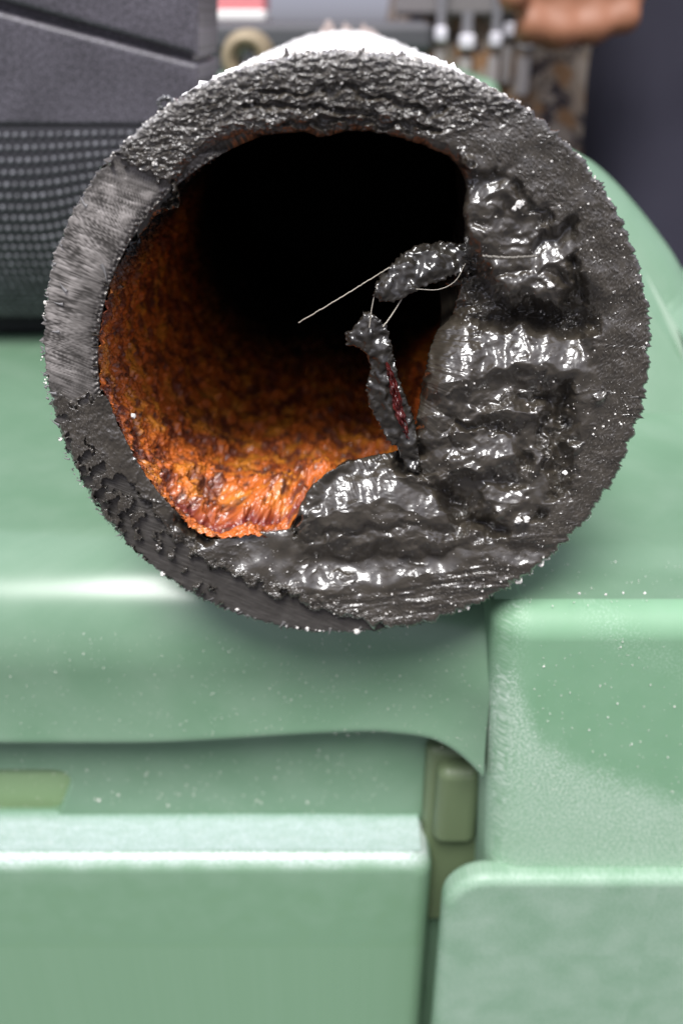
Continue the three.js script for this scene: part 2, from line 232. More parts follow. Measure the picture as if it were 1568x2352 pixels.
// --- bare sawn face of the wall (a scored ring)
const bareLeft = [[262, 372], [318, 398], [372, 425], [404, 452], [372, 500], [330, 545], [288, 590], [244, 650], [214, 720], [204, 800], [212, 868], [236, 902], [165, 908], [60, 905], [20, 640], [90, 430]];
const ridge = [[60, 880], [150, 950], [235, 1050], [330, 1140], [400, 1235], [470, 1290], [560, 1335], [700, 1388], [820, 1424], [905, 1446], [1000, 1500]];
const ridgeY = x => { for (let i = 0; i + 1 < ridge.length; i++) if (x <= ridge[i + 1][0]) return lerp(ridge[i][1], ridge[i + 1][1], (x - ridge[i][0]) / (ridge[i + 1][0] - ridge[i][0])); return 3000; };
{
  const g = grid(1500, 70, (u, v, o) => {
    const a = u * 2 * Math.PI, ca = Math.cos(a), sa = Math.sin(a), aj = Math.atan2(-sa, ca);
    let r, z = 0, jag = rag(aj);
    if (v > 0.9) { const t = (v - 0.9) / 0.1; r = RO * jag * (1 - 0.004 * t); z = -0.006 * t; } else if (v < 0.08) { const t = 1 - v / 0.08; r = 0.0470 + 0.0006 * t; z = -0.0004 - 0.003 * t; } else r = lerp(0.0470, RO * jag, (v - 0.08) / 0.82);
    const x = r * ca, y = r * sa, p = toPx(x, y, 0), q = p[0] * 0.93 + p[1] * 0.36, w = -p[0] * 0.36 + p[1] * 0.93;
    const sc = 0.5 * n2(q / 95, w / 4.2) + 0.35 * n2(q / 45 + 50, w / 2.8) + 0.3 * n2(q / 170, w / 12);
    const big = fbm(p[0] / 70, p[1] / 70, 3);
    if (v >= 0.08 && v <= 0.9) z += 0.00009 * sc + 0.0002 * big - 0.0005 * sst(0.0490, 0.0470, r) * (1 + n2(p[0] / 12, p[1] / 12));
    z -= 0.007 * Math.max(sst(960, 1040, p[0]), sst(360, 300, p[1]));
    const low = sst(860, 1010, p[1]), metalTone = sst(-0.7, 0.7, sc + 0.7 * big) * (1 - 0.8 * low);  // lower metal darkened in colour, painting in its dimmer reflection
    const edge = sst(0.0485, 0.0472, r) * 0.6 + sst(0.0562, 0.0575, r) * 0.35;
    const dl = inside(p[0] + 20 * fbm(p[0] / 50, p[1] / 50, 2), p[1] + 40 * fbm(p[0] / 60, p[1] / 60, 2), bareLeft), k = clamp(metalTone * (1 - edge) * lerp(0.35, 1, sst(0, -90, dl)) + 0.06);
    o.p = [x, y, z]; o.c = [lerp(0.055, 0.50, k), lerp(0.05, 0.46, k), lerp(0.044, 0.425, k)];
  }, { colors: true, wrap: true });
  mesh('sawn_face', inPipe(g), new THREE.MeshPhysicalMaterial({ vertexColors: true, roughness: 0.38, metalness: 0.45, side: THREE.DoubleSide }), pipe);
}
{ // outer wall, dust-white on top, with a wider hub at the far end
  const g = grid(360, 220, (u, v, o) => {
    const a = u * 2 * Math.PI, ca = Math.cos(a), sa = Math.sin(a), z = -0.004 - 0.30 * v;
    const rough = 0.0014 * fbm3(ca * 9, sa * 9, z * 160, 4) + 0.0006 * n3(ca * 40, sa * 40, z * 700);
    const r = RO * 0.993 * worn(Math.atan2(-sa, ca)) + rough * (0.4 + sst(0, 0.05, v)) + 0.009 * Math.max(0, fbm3(ca * 7 + 2, sa * 7, z * 40, 3)) * sst(0.9, 0.96, v) * sst(0.93, 1.0, sa);
    const k = clamp(sst(0.5, 0.95, sa) + 0.55 * fbm3(ca * 6, sa * 6, z * 60, 4)) * (1 - 0.75 * sst(0.86, 0.93, v)), ru = sst(0.86, 0.93, v);
    o.p = [r * ca, r * sa, z]; o.c = [lerp(lerp(0.09, 0.16, ru), 0.88, k), lerp(lerp(0.085, 0.09, ru), 0.86, k), lerp(lerp(0.08, 0.06, ru), 0.84, k)];
  }, { colors: true, wrap: true, flip: true });
  mesh('outer_wall', inPipe(g), new THREE.MeshStandardMaterial({ vertexColors: true, roughness: 0.85, side: THREE.DoubleSide }), pipe);
}
{ // rust scale lining the bore
  const holeRad = []; for (let i = 0; i < 720; i++) { const t = -Math.PI + i / 720 * 2 * Math.PI, q = holeR(t), w = onZ(holeC[0] + Math.cos(t) * q, holeC[1] + Math.sin(t) * q, -0.0012); holeRad.push([Math.atan2(w[1], w[0]), Math.hypot(w[0], w[1]), rustSide(holeC[0] + Math.cos(t) * q, holeC[1] + Math.sin(t) * q), sst(590, 690, holeC[0] + Math.cos(t) * q)]); } holeRad.sort((p, q) => p[0] - q[0]);
  const holeAt = a => { let S = [0, 0, 0, 0], k = holeRad.findIndex(q => q[0] > a); if (k < 0) k = 0; for (let d = -12; d <= 12; d++) { const q = holeRad[(k + d + 720) % 720]; S[1] += q[1] / 25; S[2] += q[2] / 25; S[3] += q[3] / 25; } return S; };
  const wideAt = a => { let k = holeRad.findIndex(q => q[0] > a), t = 0, n = 0; if (k < 0) k = 0; for (let d = -48; d <= 48; d += 4, n++) t += holeRad[(k + d + 720) % 720][1]; return t / n; };
  const g = grid(900, 420, (u, v, o) => {
    const a = -Math.PI + u * 2 * Math.PI, ca = Math.cos(a), sa = Math.sin(a), [, hr, rs, zr] = holeAt(a), s = lerp(0.02, 0, rs) + 0.262 * Math.pow(v, 1.9) * lerp(0.9, 1, rs);
    const down = clamp(-sa);
    const hq = lerp(hr, Math.max(hr, wideAt(a)), sst(0.0003, 0.0026, s));
    let th = (0.0476 - Math.min(hq + 0.0004 + 0.007 * zr, 0.0474)) * rs * lerp(1, 0.35, sst(0.004, 0.05, s)) + 0.0006 + 0.0035 * sst(0.35, 1.0, down) * sst(0.004, 0.02, s);
    const in1 = sst(0.0, 0.006, s); th += 0.015 * Math.exp(-Math.pow((a + 0.72) / 0.42, 2)) * sst(0.012, 0.035, s) * sst(0.15, 0.07, s);
    th += in1 * (0.0026 * fbm3(ca * 3.2, sa * 3.2, s * 70, 3) * (0.4 + down) + 0.0010 * fbm3(ca * 8, sa * 8, s * 170, 4)) + 0.0011 * fbm3(ca * 20, sa * 20, s * 430, 3) + 0.00035 * n3(ca * 75, sa * 75, s * 1600) + 0.0002 * n3(ca * 140, sa * 140, s * 3000);
    const warp = s + 0.0035 * fbm3(ca * 5, sa * 5, s * 50 + 4, 3);
    const crev = Math.exp(-Math.pow((warp - 0.0095 - 0.004 * ca) / 0.0016, 2)) * sst(0.35, 0.75, down) * sst(0.5, 0.2, ca);
    th -= 0.0028 * crev; th += 0.0032 * Math.exp(-Math.pow((warp - 0.02) / 0.006, 2)) * sst(0.3, 0.8, down);
    const r = 0.0476 - th, x = r * ca, y = r * sa, z = -0.0006 - 0.004 * zr - s;
    // colour: layered oxides
    const n = fbm3(ca * 6, sa * 6, s * 110, 4), m = fbm3(ca * 14 + 5, sa * 14, s * 260, 4), f = fbm3(ca * 60, sa * 60, s * 1200, 2), yl = fbm3(ca * 4 - 7, sa * 4, s * 90, 3);
    let c = [0.54, 0.125, 0.016];
    const mix = (d, k) => { k = clamp(k); c = [lerp(c[0], d[0], k), lerp(c[1], d[1], k), lerp(c[2], d[2], k)]; };
    mix([0.66, 0.235, 0.022], sst(-0.05, 0.35, yl) * 0.85); mix([0.62, 0.14, 0.016], sst(0.05, 0.45, n) * sst(0.03, 0, s)); mix([0.14, 0.03, 0.016], sst(-0.08, 0.34, -n + 0.3 * m) * 0.9); mix([0.19, 0.018, 0.012], crev * 1.2);
    mix([0.06, 0.028, 0.018], sst(0.22, 0.5, m) * 0.7); mix([0.02, 0.016, 0.013], sst(0.3, 0.5, f) * 0.6); mix([0.58, 0.25, 0.10], sst(0.2, 0.5, -f) * 0.35);
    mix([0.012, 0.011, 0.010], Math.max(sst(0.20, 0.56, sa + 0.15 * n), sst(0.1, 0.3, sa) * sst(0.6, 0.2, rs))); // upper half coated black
    mix([0.014, 0.009, 0.007], sst(0.085, 0.155, s + 0.03 * n)); // black slime farther in, with the bore's deep shade painted into it
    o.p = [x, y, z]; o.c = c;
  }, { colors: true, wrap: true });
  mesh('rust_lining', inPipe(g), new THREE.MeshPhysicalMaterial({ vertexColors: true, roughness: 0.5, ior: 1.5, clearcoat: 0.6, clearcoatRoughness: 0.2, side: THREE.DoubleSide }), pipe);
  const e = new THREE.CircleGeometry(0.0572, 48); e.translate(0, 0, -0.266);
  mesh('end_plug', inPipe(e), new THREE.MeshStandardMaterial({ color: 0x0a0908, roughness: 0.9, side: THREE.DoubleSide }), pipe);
}

// ================================================================ BLACK SLUDGE
const sludge = thing('wet_sludge', 'glossy wet black sludge caked round the cut pipe mouth, hair hanging from it', 'sludge', [0.02, -0.03, -0.01]);
const inSludge = g => { g.translate(-0.02, 0.03, 0.01); return g; };
const sludgeMat = () => new THREE.MeshPhysicalMaterial({ vertexColors: true, roughness: 0.36, ior: 1.6, clearcoat: 1.0, clearcoatRoughness: 0.08, side: THREE.DoubleSide });
const flapMat = new THREE.MeshPhysicalMaterial({ vertexColors: true, roughness: 0.45, specularIntensity: 0.45, clearcoat: 1.0, clearcoatRoughness: 0.07, side: THREE.DoubleSide });
const domes = [ // px, py of the fullest line, half width, reach up, reach down, top mm, drop mm: each sags, sloping above and undercut below
  [1110, 965, 185, 150, 180, 0.2, 5], [1035, 862, 88, 140, 120, 2.2, 9], [1130, 850, 110, 120, 110, 1.2, 8], [1240, 842, 130, 112, 84, 1.6, 8], [870, 1172, 250, 112, 110, 1.6, 7], [780, 1176, 120, 76, 90, 1.6, 4],
  [1165, 560, 140, 210, 110, 1.2, 6], [1205, 668, 105, 80, 44, 2.6, 6], [1110, 450, 80, 90, 90, 1.2, 4], [1235, 1050, 36, 74, 70, 0.8, 4], [1110, 1050, 95, 62, 52, 1.9, 4], [1160, 1150, 72, 54, 44, 1.1, 4], [985, 975, 58, 70, 56, 1.2, 4],
  [1202, 1196, 36, 26, 30, 1.6, 3], [1058, 1004, 38, 34, 34, 2.0, 3], [1000, 1098, 60, 28, 20, 1.2, 3], [1312, 880, 60, 120, 120, 0.4, 4], [1130, 1236, 90, 30, 30, 1.0, 3], [960, 1240, 110, 26, 28, 0.9, 3], [1175, 945, 90, 40, 34, 1.2, 3], [900, 1100, 90, 50, 40, 0.4, 4]];
const grooves = [ // width px, depth mm, points
  [38, 9, [[1055, 600], [1120, 690], [1220, 728], [1320, 752]]], [24, 6, [[1292, 920], [1284, 1010], [1282, 1120]]], [10, 3, [[1252, 960], [1246, 1080]]], [22, 5, [[944, 880], [936, 1050]]], [20, 5, [[925, 1058], [1010, 1120], [1070, 1195], [1150, 1220]]],
  [13, 2.6, [[1050, 975], [1110, 985], [1190, 1000], [1205, 1060]]], [44, 2.6, [[1080, 885], [1180, 880], [1260, 905]]], [16, 3, [[1290, 560], [1345, 690]]], [14, 1.4, [[700, 1238], [1000, 1208], [1120, 1235]]], [24, 7, [[428, 1208], [470, 1234]]], [9, 4, [[694, 1188], [682, 1228]]], [15, 4, [[1236, 1186], [1240, 1194]]],
  [9, 1.8, [[560, 252], [700, 246], [830, 262], [1000, 300]]], [8, 1.4, [[600, 215], [800, 205], [1010, 262]]], [9, 1.6, [[650, 284], [800, 284], [900, 290]]], [14, 2, [[1130, 390], [1230, 470], [1310, 590]]], [10, 2, [[280, 860], [160, 905]]], [16, 3, [[1010, 1150], [1060, 1165]]], [14, 2, [[1085, 1090], [1190, 1110]]]];
const slopes = [[985, 1085, 735, 880, 2.0, 0.22], [1100, 1215, 738, 846, 0.9, 0.3], [1215, 1345, 748, 842, 1.2, -0.34], [735, 905, 1066, 1158, 1.2, 0.3], [880, 1015, 1100, 1175, 1.2, -0.25], [1085, 1195, 985, 1046, 1.9, 0], [1085, 1170, 395, 440, 1.2, 0.5], [1225, 1320, 520, 600, 1.2, 0.7], [1110, 1200, 1100, 1150, 1.3, 0], [930, 1010, 905, 955, 1.2, 0], [1130, 1260, 1242, 1296, 1.8, -0.2]];
const pebbles = []; { const Q = rng(314); while (pebbles.length < 60) { const x = 430 + 1000 * Q(), y = 330 + 950 * Q(), w = onZ(x, y, 0), r = Math.hypot(w[0], w[1]); if (r > 0.0505 || (x < 700 && y < 1150) || y < 330) continue; pebbles.push([x, y, 9 + 30 * Math.pow(Q(), 2.2), 0.5 + 0.9 * Q(), 0.6 + 0.8 * Q(), 6.28 * Q()]); } }
function relief(px, py) { // millimetres in front of the cut plane
  const w0 = onZ(px, py, 0), r = Math.hypot(w0[0], w0[1]);
  const wx = px + 26 * fbm(px / 85, py / 85, 3), wy = py + 26 * fbm(px / 85 + 31, py / 85 + 7, 3);
  const right = sst(600, 760, px + 0.5 * (py - 900) * (py > 900 ? 1 : 0)), top = 1 - sst(330, 430, py + 0.18 * (px - 600));
  const ring = sst(0.0455, 0.0500, r + 0.0016 * fbm(px / 50, py / 50, 2));
  let h = 1.3 - sst(0.0480, 0.0385, r) * 3.4 * right * (1 - top) - top * 3.2 * sst(0.049, 0.040, r);
  h -= 6 * sst(1.25, 0.5, Math.hypot((px - 1150) / 220, (py - 715) / 95)) + 2 * sst(1.3, 0.5, Math.hypot((px - 1020) / 130, (py - 1075) / 60));
  let lump = 0;
  for (const [cx, cy, rx, up, dn, tp, drop] of domes) { const X = (wx - cx) / rx, dy = wy - cy, Y = dy / (dy < 0 ? up : dn), q = X * X + Y * Y; if (q > 3) continue; const f = dy < 0 ? Math.pow(Math.abs(Y), 1.25) : 0.62 * Y * Y * Y; h = smax(h, tp - drop * (f + X * X * X * X), 0.8); lump = Math.max(lump, 1 - q); }
  for (const [w, d, pts] of grooves) { const q = polyDist(wx, wy, pts) / w; if (q < 2.4) h -= d * 0.72 * Math.exp(-q * q * 1.3); }
  lump = sst(-0.1, 0.5, lump);
  if (r < 0.0505 && py > 330) for (const [x, y, R, hh, asp, t] of pebbles) { let dx = wx - x, dy = wy - y; if (Math.abs(dx) > 2 * R || Math.abs(dy) > 2 * R) continue; const c = Math.cos(t), s = Math.sin(t), X = (dx * c + dy * s) / R, Y = (-dx * s + dy * c) / (R * asp), q = X * X + Y * Y; if (q < 1) h += hh * R / 26 * (1 - q) * (1 - q); }
  const wet = clamp(fbm(px / 120 + 60, py / 120, 2) * 1.3 + 0.55);
  const grit = clamp(Math.max(ring, (1 - right) * 0.5, top) * (1 - 0.85 * lump * (1 - ring)));
  const fold = clamp(0.5 + 1.1 * fbm(px / 150 + 9, py / 150 - 4, 2)); // where the surface is crumpled rather than smeared smooth
  h += 1.5 * fbm(px / 140, py / 140, 2) * (0.3 + 0.7 * right) * (1 - 0.6 * ring);
  h += 0.5 * lump * fbm(wx / 95, wy / 70, 2) * (1 - 0.6 * ring) + fold * fold * 0.8 * (1 - 0.5 * ring) * (0.38 * Math.pow(1 - Math.abs(n2(wx / 75, wy / 50)), 3) + 0.16 * fbm(px / 34, py / 34, 2));
  h += (0.006 + 0.012 * fold + 0.08 * grit * wet) * n2(px / 11, py / 11) + (0.002 + 0.006 * fold + 0.055 * grit * wet) * n2(px / 5.6 + 40, py / 5.6);
  h += top * (0.5 * fbm(px / 32 + 5, py / 22, 3) + 0.35 * Math.pow(1 - Math.abs(n2(wx / 90, wy / 24)), 4));
  const pim = n2(px / 14 + 80, py / 14 - 30); h += 0.42 * Math.pow(Math.max(0, pim - 0.5), 1.2) * (0.2 + grit);
  const band = (0.7 * sst(1190, 1270, py) * ring + sst(330, 220, py) * 0.3) * (0.4 + fold); // layered strata low and high on the rim
  if (band > 0) { const q = px * 0.992 + py * -0.12, w = px * 0.12 + py * 0.992; h += band * (0.5 * n2(q / 150, w / 22) + 0.16 * n2(q / 60, w / 10)); }
  h = smax(h, -7.5 + 3.2 * fbm(px / 70, py / 50 + 20, 3), 2.5);
  for (const [x0, x1, yt, yr, z, dip] of slopes) { // smeared banks that slope back from a full edge
    const X = wx + 0.35 * (px - wx), yy = py + 0.3 * (wy - py) + 10 * n2(px / 70, yt) + dip * (px - (x0 + x1) / 2), m = sst(x0 - 22, x0 + 18, X) * sst(x1 + 22, x1 - 18, X) * sst(yt - 6, yt + 26, yy) * sst(yr + 34, yr - 4, yy); if (m <= 0) continue;
    const t = Math.min(0, yy - yr), b = z + 0.049 * t + 0.36 * fbm(px / 95 + 3, py / 95, 1) + 0.10 * fbm(px / 28, py / 22 + 5, 2) + 0.012 * n2(px / 10, py / 9); h = lerp(h, b, 0.94 * m);
  }
  // bare metal: the coat dives under the sawn face
  const dL = inside(px + 9 * n2(px / 18, py / 18), py + 9 * n2(px / 18 + 9, py / 18) + 34 * fbm(px / 55, py / 55, 2), bareLeft);
  const dR = py - ridgeY(px) + 24 * fbm(px / 60, py / 60, 3) + 4 * n2(px / 8, py / 8);
  const bare = Math.max(sst(14, -4, dL), sst(-2, 12, dR) * (px < 520 ? sst(-0.30, -0.05, fbm(px / 50 + 3, py / 50, 3) + (px - 380) / 600) : 1));
  if (px < 1000) h += 0.7 * Math.exp(-Math.pow((dR + 8) / 8, 2)) * sst(300, 420, px) * (1 - bare); // curled crest along the scrape
  const thin = sst(180, 40, dL) * sst(880, 960, py) * (px < 420 ? 1 : 0);
  h = lerp(h, 0.25 + 0.35 * fbm(px / 20, py / 20, 3), thin * 0.6);
  return lerp(h, -3.0, bare);
}
{
  const NU = 1560, NV = 330, E = 8, NVT = NV + 2 * E; // rows: bore side, face, outside
  const g = grid(NU, NVT, (u, v, o, i, j) => {
    const a = -Math.PI + u * 2 * Math.PI, ca = Math.cos(a), sa = Math.sin(a), r0 = holeR(a);
    const r1 = polar(rimA, a) * 1.003 * rag(Math.atan2(holeC[1] + sa * polar(rimA, a) - AX[1], holeC[0] + ca * polar(rimA, a) - AX[0]));
    const t = clamp((j - E) / NV), rr = lerp(r0, r1, t), px = holeC[0] + ca * rr, py = holeC[1] + sa * rr;
    let h = relief(px, py, a);
    const wideLip = sst(0.02, 0.30, ca) * sst(-0.25, 0.05, sa) * sst(690, 760, px), lw = lerp(34, 120, wideLip), lipIn = Math.pow(clamp(1 - Math.pow(1 - clamp((rr - r0) / lw), 2)), lerp(0.5, 0.7, wideLip)), lipOut = Math.sqrt(clamp(1 - Math.pow(1 - clamp((r1 - rr) / 12), 2)));
    h -= lerp(lerp(2.4, 4.5, wideLip), 0.7, rustSide(px, py)) * (1 - lipIn) + 0.9 * (1 - lipOut);
    let p = onZ(px, py, h / 1000);
    if (j < E) { const k = (E - j) / E, rs = rustSide(px, py), d = lerp(0.045 * k * k, 0.004 * k, rs), ow = lerp(0.004, 0.003, rs) + 0.7 * d * Math.max(0, sa) * (1 - rs) / Math.max(k, 0.01); p[2] -= d; p[0] += ca * ow * k; p[1] -= sa * ow * k; const q = Math.hypot(p[0], p[1]), mx = 0.0470; if (q > mx) { p[0] *= mx / q; p[1] *= mx / q; } }
    if (j > E + NV) { const k = (j - E - NV) / E, q = Math.hypot(p[0], p[1]); p[2] -= 0.008 * k; const f = lerp(1, (RO - 0.0008) / q, k); p[0] *= f; p[1] *= f; }
    const br = 0.5 + 0.5 * fbm(px / 45, py / 45, 3), gr = n2(px / 7, py / 7), ringy = sst(0.047, 0.050, Math.hypot(p[0], p[1]));
    const sp = Math.pow(Math.max(0, n2(px / 4.2 + 11, py / 4.2)), 5) * 0.5 * ringy + (sa < -0.75 ? 0.5 : 0) * ringy * sst(0.055, 0.0573, Math.hypot(p[0], p[1])) * clamp(0.5 + fbm(px / 12, py / 12, 2));
    const b = 0.023 + 0.029 * br + 0.005 * gr * ringy;
    o.p = p; o.c = [b * 1.2 + sp * 0.6, b * 1.0 + sp * 0.58, b * 0.74 + sp * 0.55];
  }, { colors: true, wrap: true, flip: false });
  mesh('sludge_coat', inSludge(g), sludgeMat(), sludge);
}
/** a lumpy tongue of sludge along a spine [px,py,z mm,half width px,half thickness mm] */
function tongue(name, spine, seed, col, amp = 0.11) {
  const P = spine.map(s => new THREE.Vector3(...onZ(s[0], s[1], s[2] / 1000))), cv = new THREE.CatmullRomCurve3(P), k = 82e-6, n = spine.length - 1;
  const g = grid(96, 120, (u, v, o) => {
    const p = cv.getPoint(v), t = cv.getTangent(v), f = v * n, i = Math.min(n - 1, Math.floor(f)), q = f - i;
    const hw = lerp(spine[i][3], spine[i + 1][3], q) * k, ht = lerp(spine[i][4], spine[i + 1][4], q) / 1000, end = Math.sqrt(clamp(1 - Math.pow(Math.abs(2 * v - 1), 10)));
    const side = new THREE.Vector3(-t.y, t.x, 0).normalize(), a = u * 2 * Math.PI, c = Math.cos(a), s = Math.sin(a);
    const w = 1 + amp * 3.2 * fbm3(c * 0.9 + seed, s * 0.9, v * 4, 2) + amp * 0.55 * n3(c * 2.4 + seed, s * 2.4, v * 12) + amp * 0.22 * n3(c * 6, s * 6 + seed, v * 30);
    const tl = Math.abs(t.x) > Math.abs(t.y) ? 0.34 : 0.0, st = Math.abs(t.y) > Math.abs(t.x) ? 0.0006 * fbm(v * 5 + seed, c * 0.7, 2) * 2.4 : 0, rg = 1 + 0.5 * fbm(v * 3.2 + seed * 3, c > 0 ? 2 : 8, 2) + 0.06 * n2(v * 13 + seed, c > 0 ? 2 : 8); o.p = [p.x + side.x * c * hw * w * end * rg, p.y + side.y * c * hw * w * end * rg, p.z + s * ht * w * end + c * hw * tl * end * (side.y < 0 ? 1 : -1) + st];
    const b = 1 + 0.35 * n3(c * 3, s * 3 + seed, v * 8); o.c = col.map(x => x * b);
  }, { colors: true, wrap: true, flip: false });
  return mesh(name, inSludge(g), flapMat, sludge);
}
const BLACK = [0.020, 0.017, 0.013];
/** a torn, wet flap: an outline traced on a sloping sheet, thick in the middle and thin at its ragged edge */
function flap(outline, z0, tilt, lean, th, seed) {
  const W = outline.map(p => onZ(p[0], p[1], z0)), lo = [1e9, 1e9, z0 - 0.008], hi = [-1e9, -1e9, z0 + 0.008]; for (const w of W) for (const k of [0, 1]) { lo[k] = Math.min(lo[k], w[k] - 0.0012); hi[k] = Math.max(hi[k], w[k] + 0.0012); }
  const cx = (lo[0] + hi[0]) / 2, cy = (lo[1] + hi[1]) / 2;
  const g = nets((x, y, z) => {
    const d = inside(x, y, W) - 0.0002 + 0.0003 * n2(x * 900 + seed, y * 900) + 0.0002 * n2(x * 2100, y * 2100 + seed), zc = z0 - tilt * (y - cy) + lean * (x - cx) + 0.0011 * fbm(x * 210 + seed, y * 210, 2) + 0.00006 * n2(x * 900, y * 900 - seed);
    const t = th * Math.sqrt(clamp(-d / 0.0022)) * (0.85 + 0.28 * n2(x * 300 + seed, y * 300 + 7)) + 0.00016; return Math.max(Math.abs(z - zc) - t, d);
  }, lo, hi, 0.00024);
  const p = g.attributes.position, C = new Float32Array(p.count * 3); for (let i = 0; i < p.count; i++) { const b = 1 + 0.4 * n3(p.getX(i) * 400, p.getY(i) * 400, p.getZ(i) * 400 + seed); C[3 * i] = BLACK[0] * b; C[3 * i + 1] = BLACK[1] * b; C[3 * i + 2] = BLACK[2] * b; }
  g.setAttribute('color', new THREE.BufferAttribute(C, 3)); return mesh('sludge_flap', inSludge(g), flapMat, sludge);
}
flap([[860, 672], [866, 645], [898, 612], [925, 588], [962, 570], [1012, 563], [1060, 566], [1110, 575], [1120, 610], [1062, 622], [1010, 642], [955, 658], [915, 682], [875, 684]], -0.0055, 0.42, 0, 0.0011, 3);
flap([[838, 726], [864, 736], [886, 752], [896, 792], [904, 832], [914, 872], [930, 910], [946, 950], [956, 1000], [960, 1075], [930, 1062], [912, 1018], [888, 1000], [868, 962], [848, 930], [843, 890], [854, 850], [842, 812], [820, 802], [798, 798], [794, 776], [816, 760], [830, 744]], -0.0050, 0.12, 0.1, 0.0012, 9);
tongue('sludge_web', [[1085, 560, -6, 8, 1], [1078, 600, -6, 22, 1.4], [1050, 640, -8, 14, 1.4], [1020, 650, -9, 5, 0.8]], 27, BLACK, 0.05);
tongue('red_streak', [[886, 830, -4.4, 4, 0.8], [898, 870, -4.0, 9, 1.2], [912, 930, -3.4, 11, 1.4], [930, 985, -3.0, 7, 1.2], [938, 1010, -3.0, 3, 0.8]], 21, [0.07, 0.006, 0.005], 0.2).userData.label = 'dark red wet streak along the hanging flap';
function hair(pts, rad, seed, col = 0xb9b2a4) {
  const P = pts.map(s => new THREE.Vector3(...onZ(s[0], s[1], s[2] / 1000))), cv = new THREE.CatmullRomCurve3(P);
  const g = new THREE.TubeGeometry(cv, 60, rad, 6); const p = g.attributes.position; for (let i = 0; i < p.count; i++) p.setXYZ(i, p.getX(i) + rad * 0.5 * n2(i * 0.05, seed), p.getY(i) + rad * 0.5 * n2(i * 0.05, seed + 7), p.getZ(i));
  g.computeVertexNormals(); return mesh('hair_strand', inSludge(g), new THREE.MeshStandardMaterial({ color: col, roughness: 0.4 }), sludge);
}
hair([[686, 741, -14], [760, 697, -11], [840, 648, -8], [895, 614, -4.5]], 0.00013, 1);
hair([[866, 655, -4], [855, 700, -4], [848, 752, -4]], 0.00011, 2);
hair([[928, 675, -4], [905, 715, -4], [880, 750, -3.5]], 0.00014, 3);
hair([[955, 664, -3.4], [1010, 664, -3], [1045, 645, -3.4], [1068, 605, -4]], 0.00005, 4);
hair([[1108, 588, 3.4], [1170, 592, 4.6], [1232, 588, 4.2]], 0.00022, 5, 0x6a655c);

// burrs standing off the sawn edge, mostly on the left
{
  const R = rng(77), gs = [];
  const spike = (px, py, ang, len, w) => { const o = onZ(px, py, 0.0002), L = len * 82e-6, W = w * 82e-6, g = new THREE.ConeGeometry(W, L, 5, 3); const p = g.attributes.position; for (let i = 0; i < p.count; i++) { const t = p.getY(i) / L + 0.5; p.setX(i, p.getX(i) + 0.35 * L * t * t); p.setZ(i, p.getZ(i) * 0.5); } g.rotateZ(ang - Math.PI / 2); g.translate(o[0], o[1], o[2] + (R() - 0.5) * 0.0006); gs.push(g.toNonIndexed()); };
  for (let i = 0; i < 95; i++) { const t = (150 + 100 * R()) * Math.PI / 180 + (i % 3 ? 0 : R() * 2), rr = RO * (0.996 + 0.004 * R()), p = toPx(rr * Math.cos(t), rr * Math.sin(t), 0); spike(p[0], p[1], t + (R() - 0.5) * 1.6, 4 + 24 * Math.pow(R(), 3), 2 + 4 * R() * R()); }
  for (const [x, y, a, l, w] of [[142, 660, 2.4, 26, 5], [134, 700, 3.2, 22, 4], [128, 765, 3.4, 20, 5], [118, 905, 3.2, 26, 5], [245, 625, 5.2, 40, 5], [188, 465, 2.4, 24, 7], [540, 215, 5.1, 60, 8], [1090, 260, 1.0, 18, 6]]) spike(x, y, a, l, w);
  const g = mergeGeometries(gs); g.computeVertexNormals();
  const m = mesh('burr', inPipe(g), new THREE.MeshStandardMaterial({ color: new THREE.Color(0.3, 0.29, 0.28), roughness: 0.35, metalness: 0.5 }), pipe); m.userData.kind = 'stuff';
  const lp = [[372, 252], [366, 232], [378, 224], [396, 232], [400, 248], [384, 258]].map(q => new THREE.Vector3(...onZ(q[0], q[1], 0.0006)));
  const tg = new THREE.TubeGeometry(new THREE.CatmullRomCurve3(lp), 40, 0.00042, 7); const tp = tg.attributes.position; for (let i = 0; i < tp.count; i++) tp.setXYZ(i, tp.getX(i) + 0.0003 * n2(i * 0.3, 1), tp.getY(i) + 0.0003 * n2(i * 0.3, 5), tp.getZ(i)); tg.computeVertexNormals();
  mesh('curled_chip', inPipe(tg), new THREE.MeshPhysicalMaterial({ color: new THREE.Color(0.12, 0.12, 0.12), roughness: 0.2, clearcoat: 0.6 }), pipe);
}
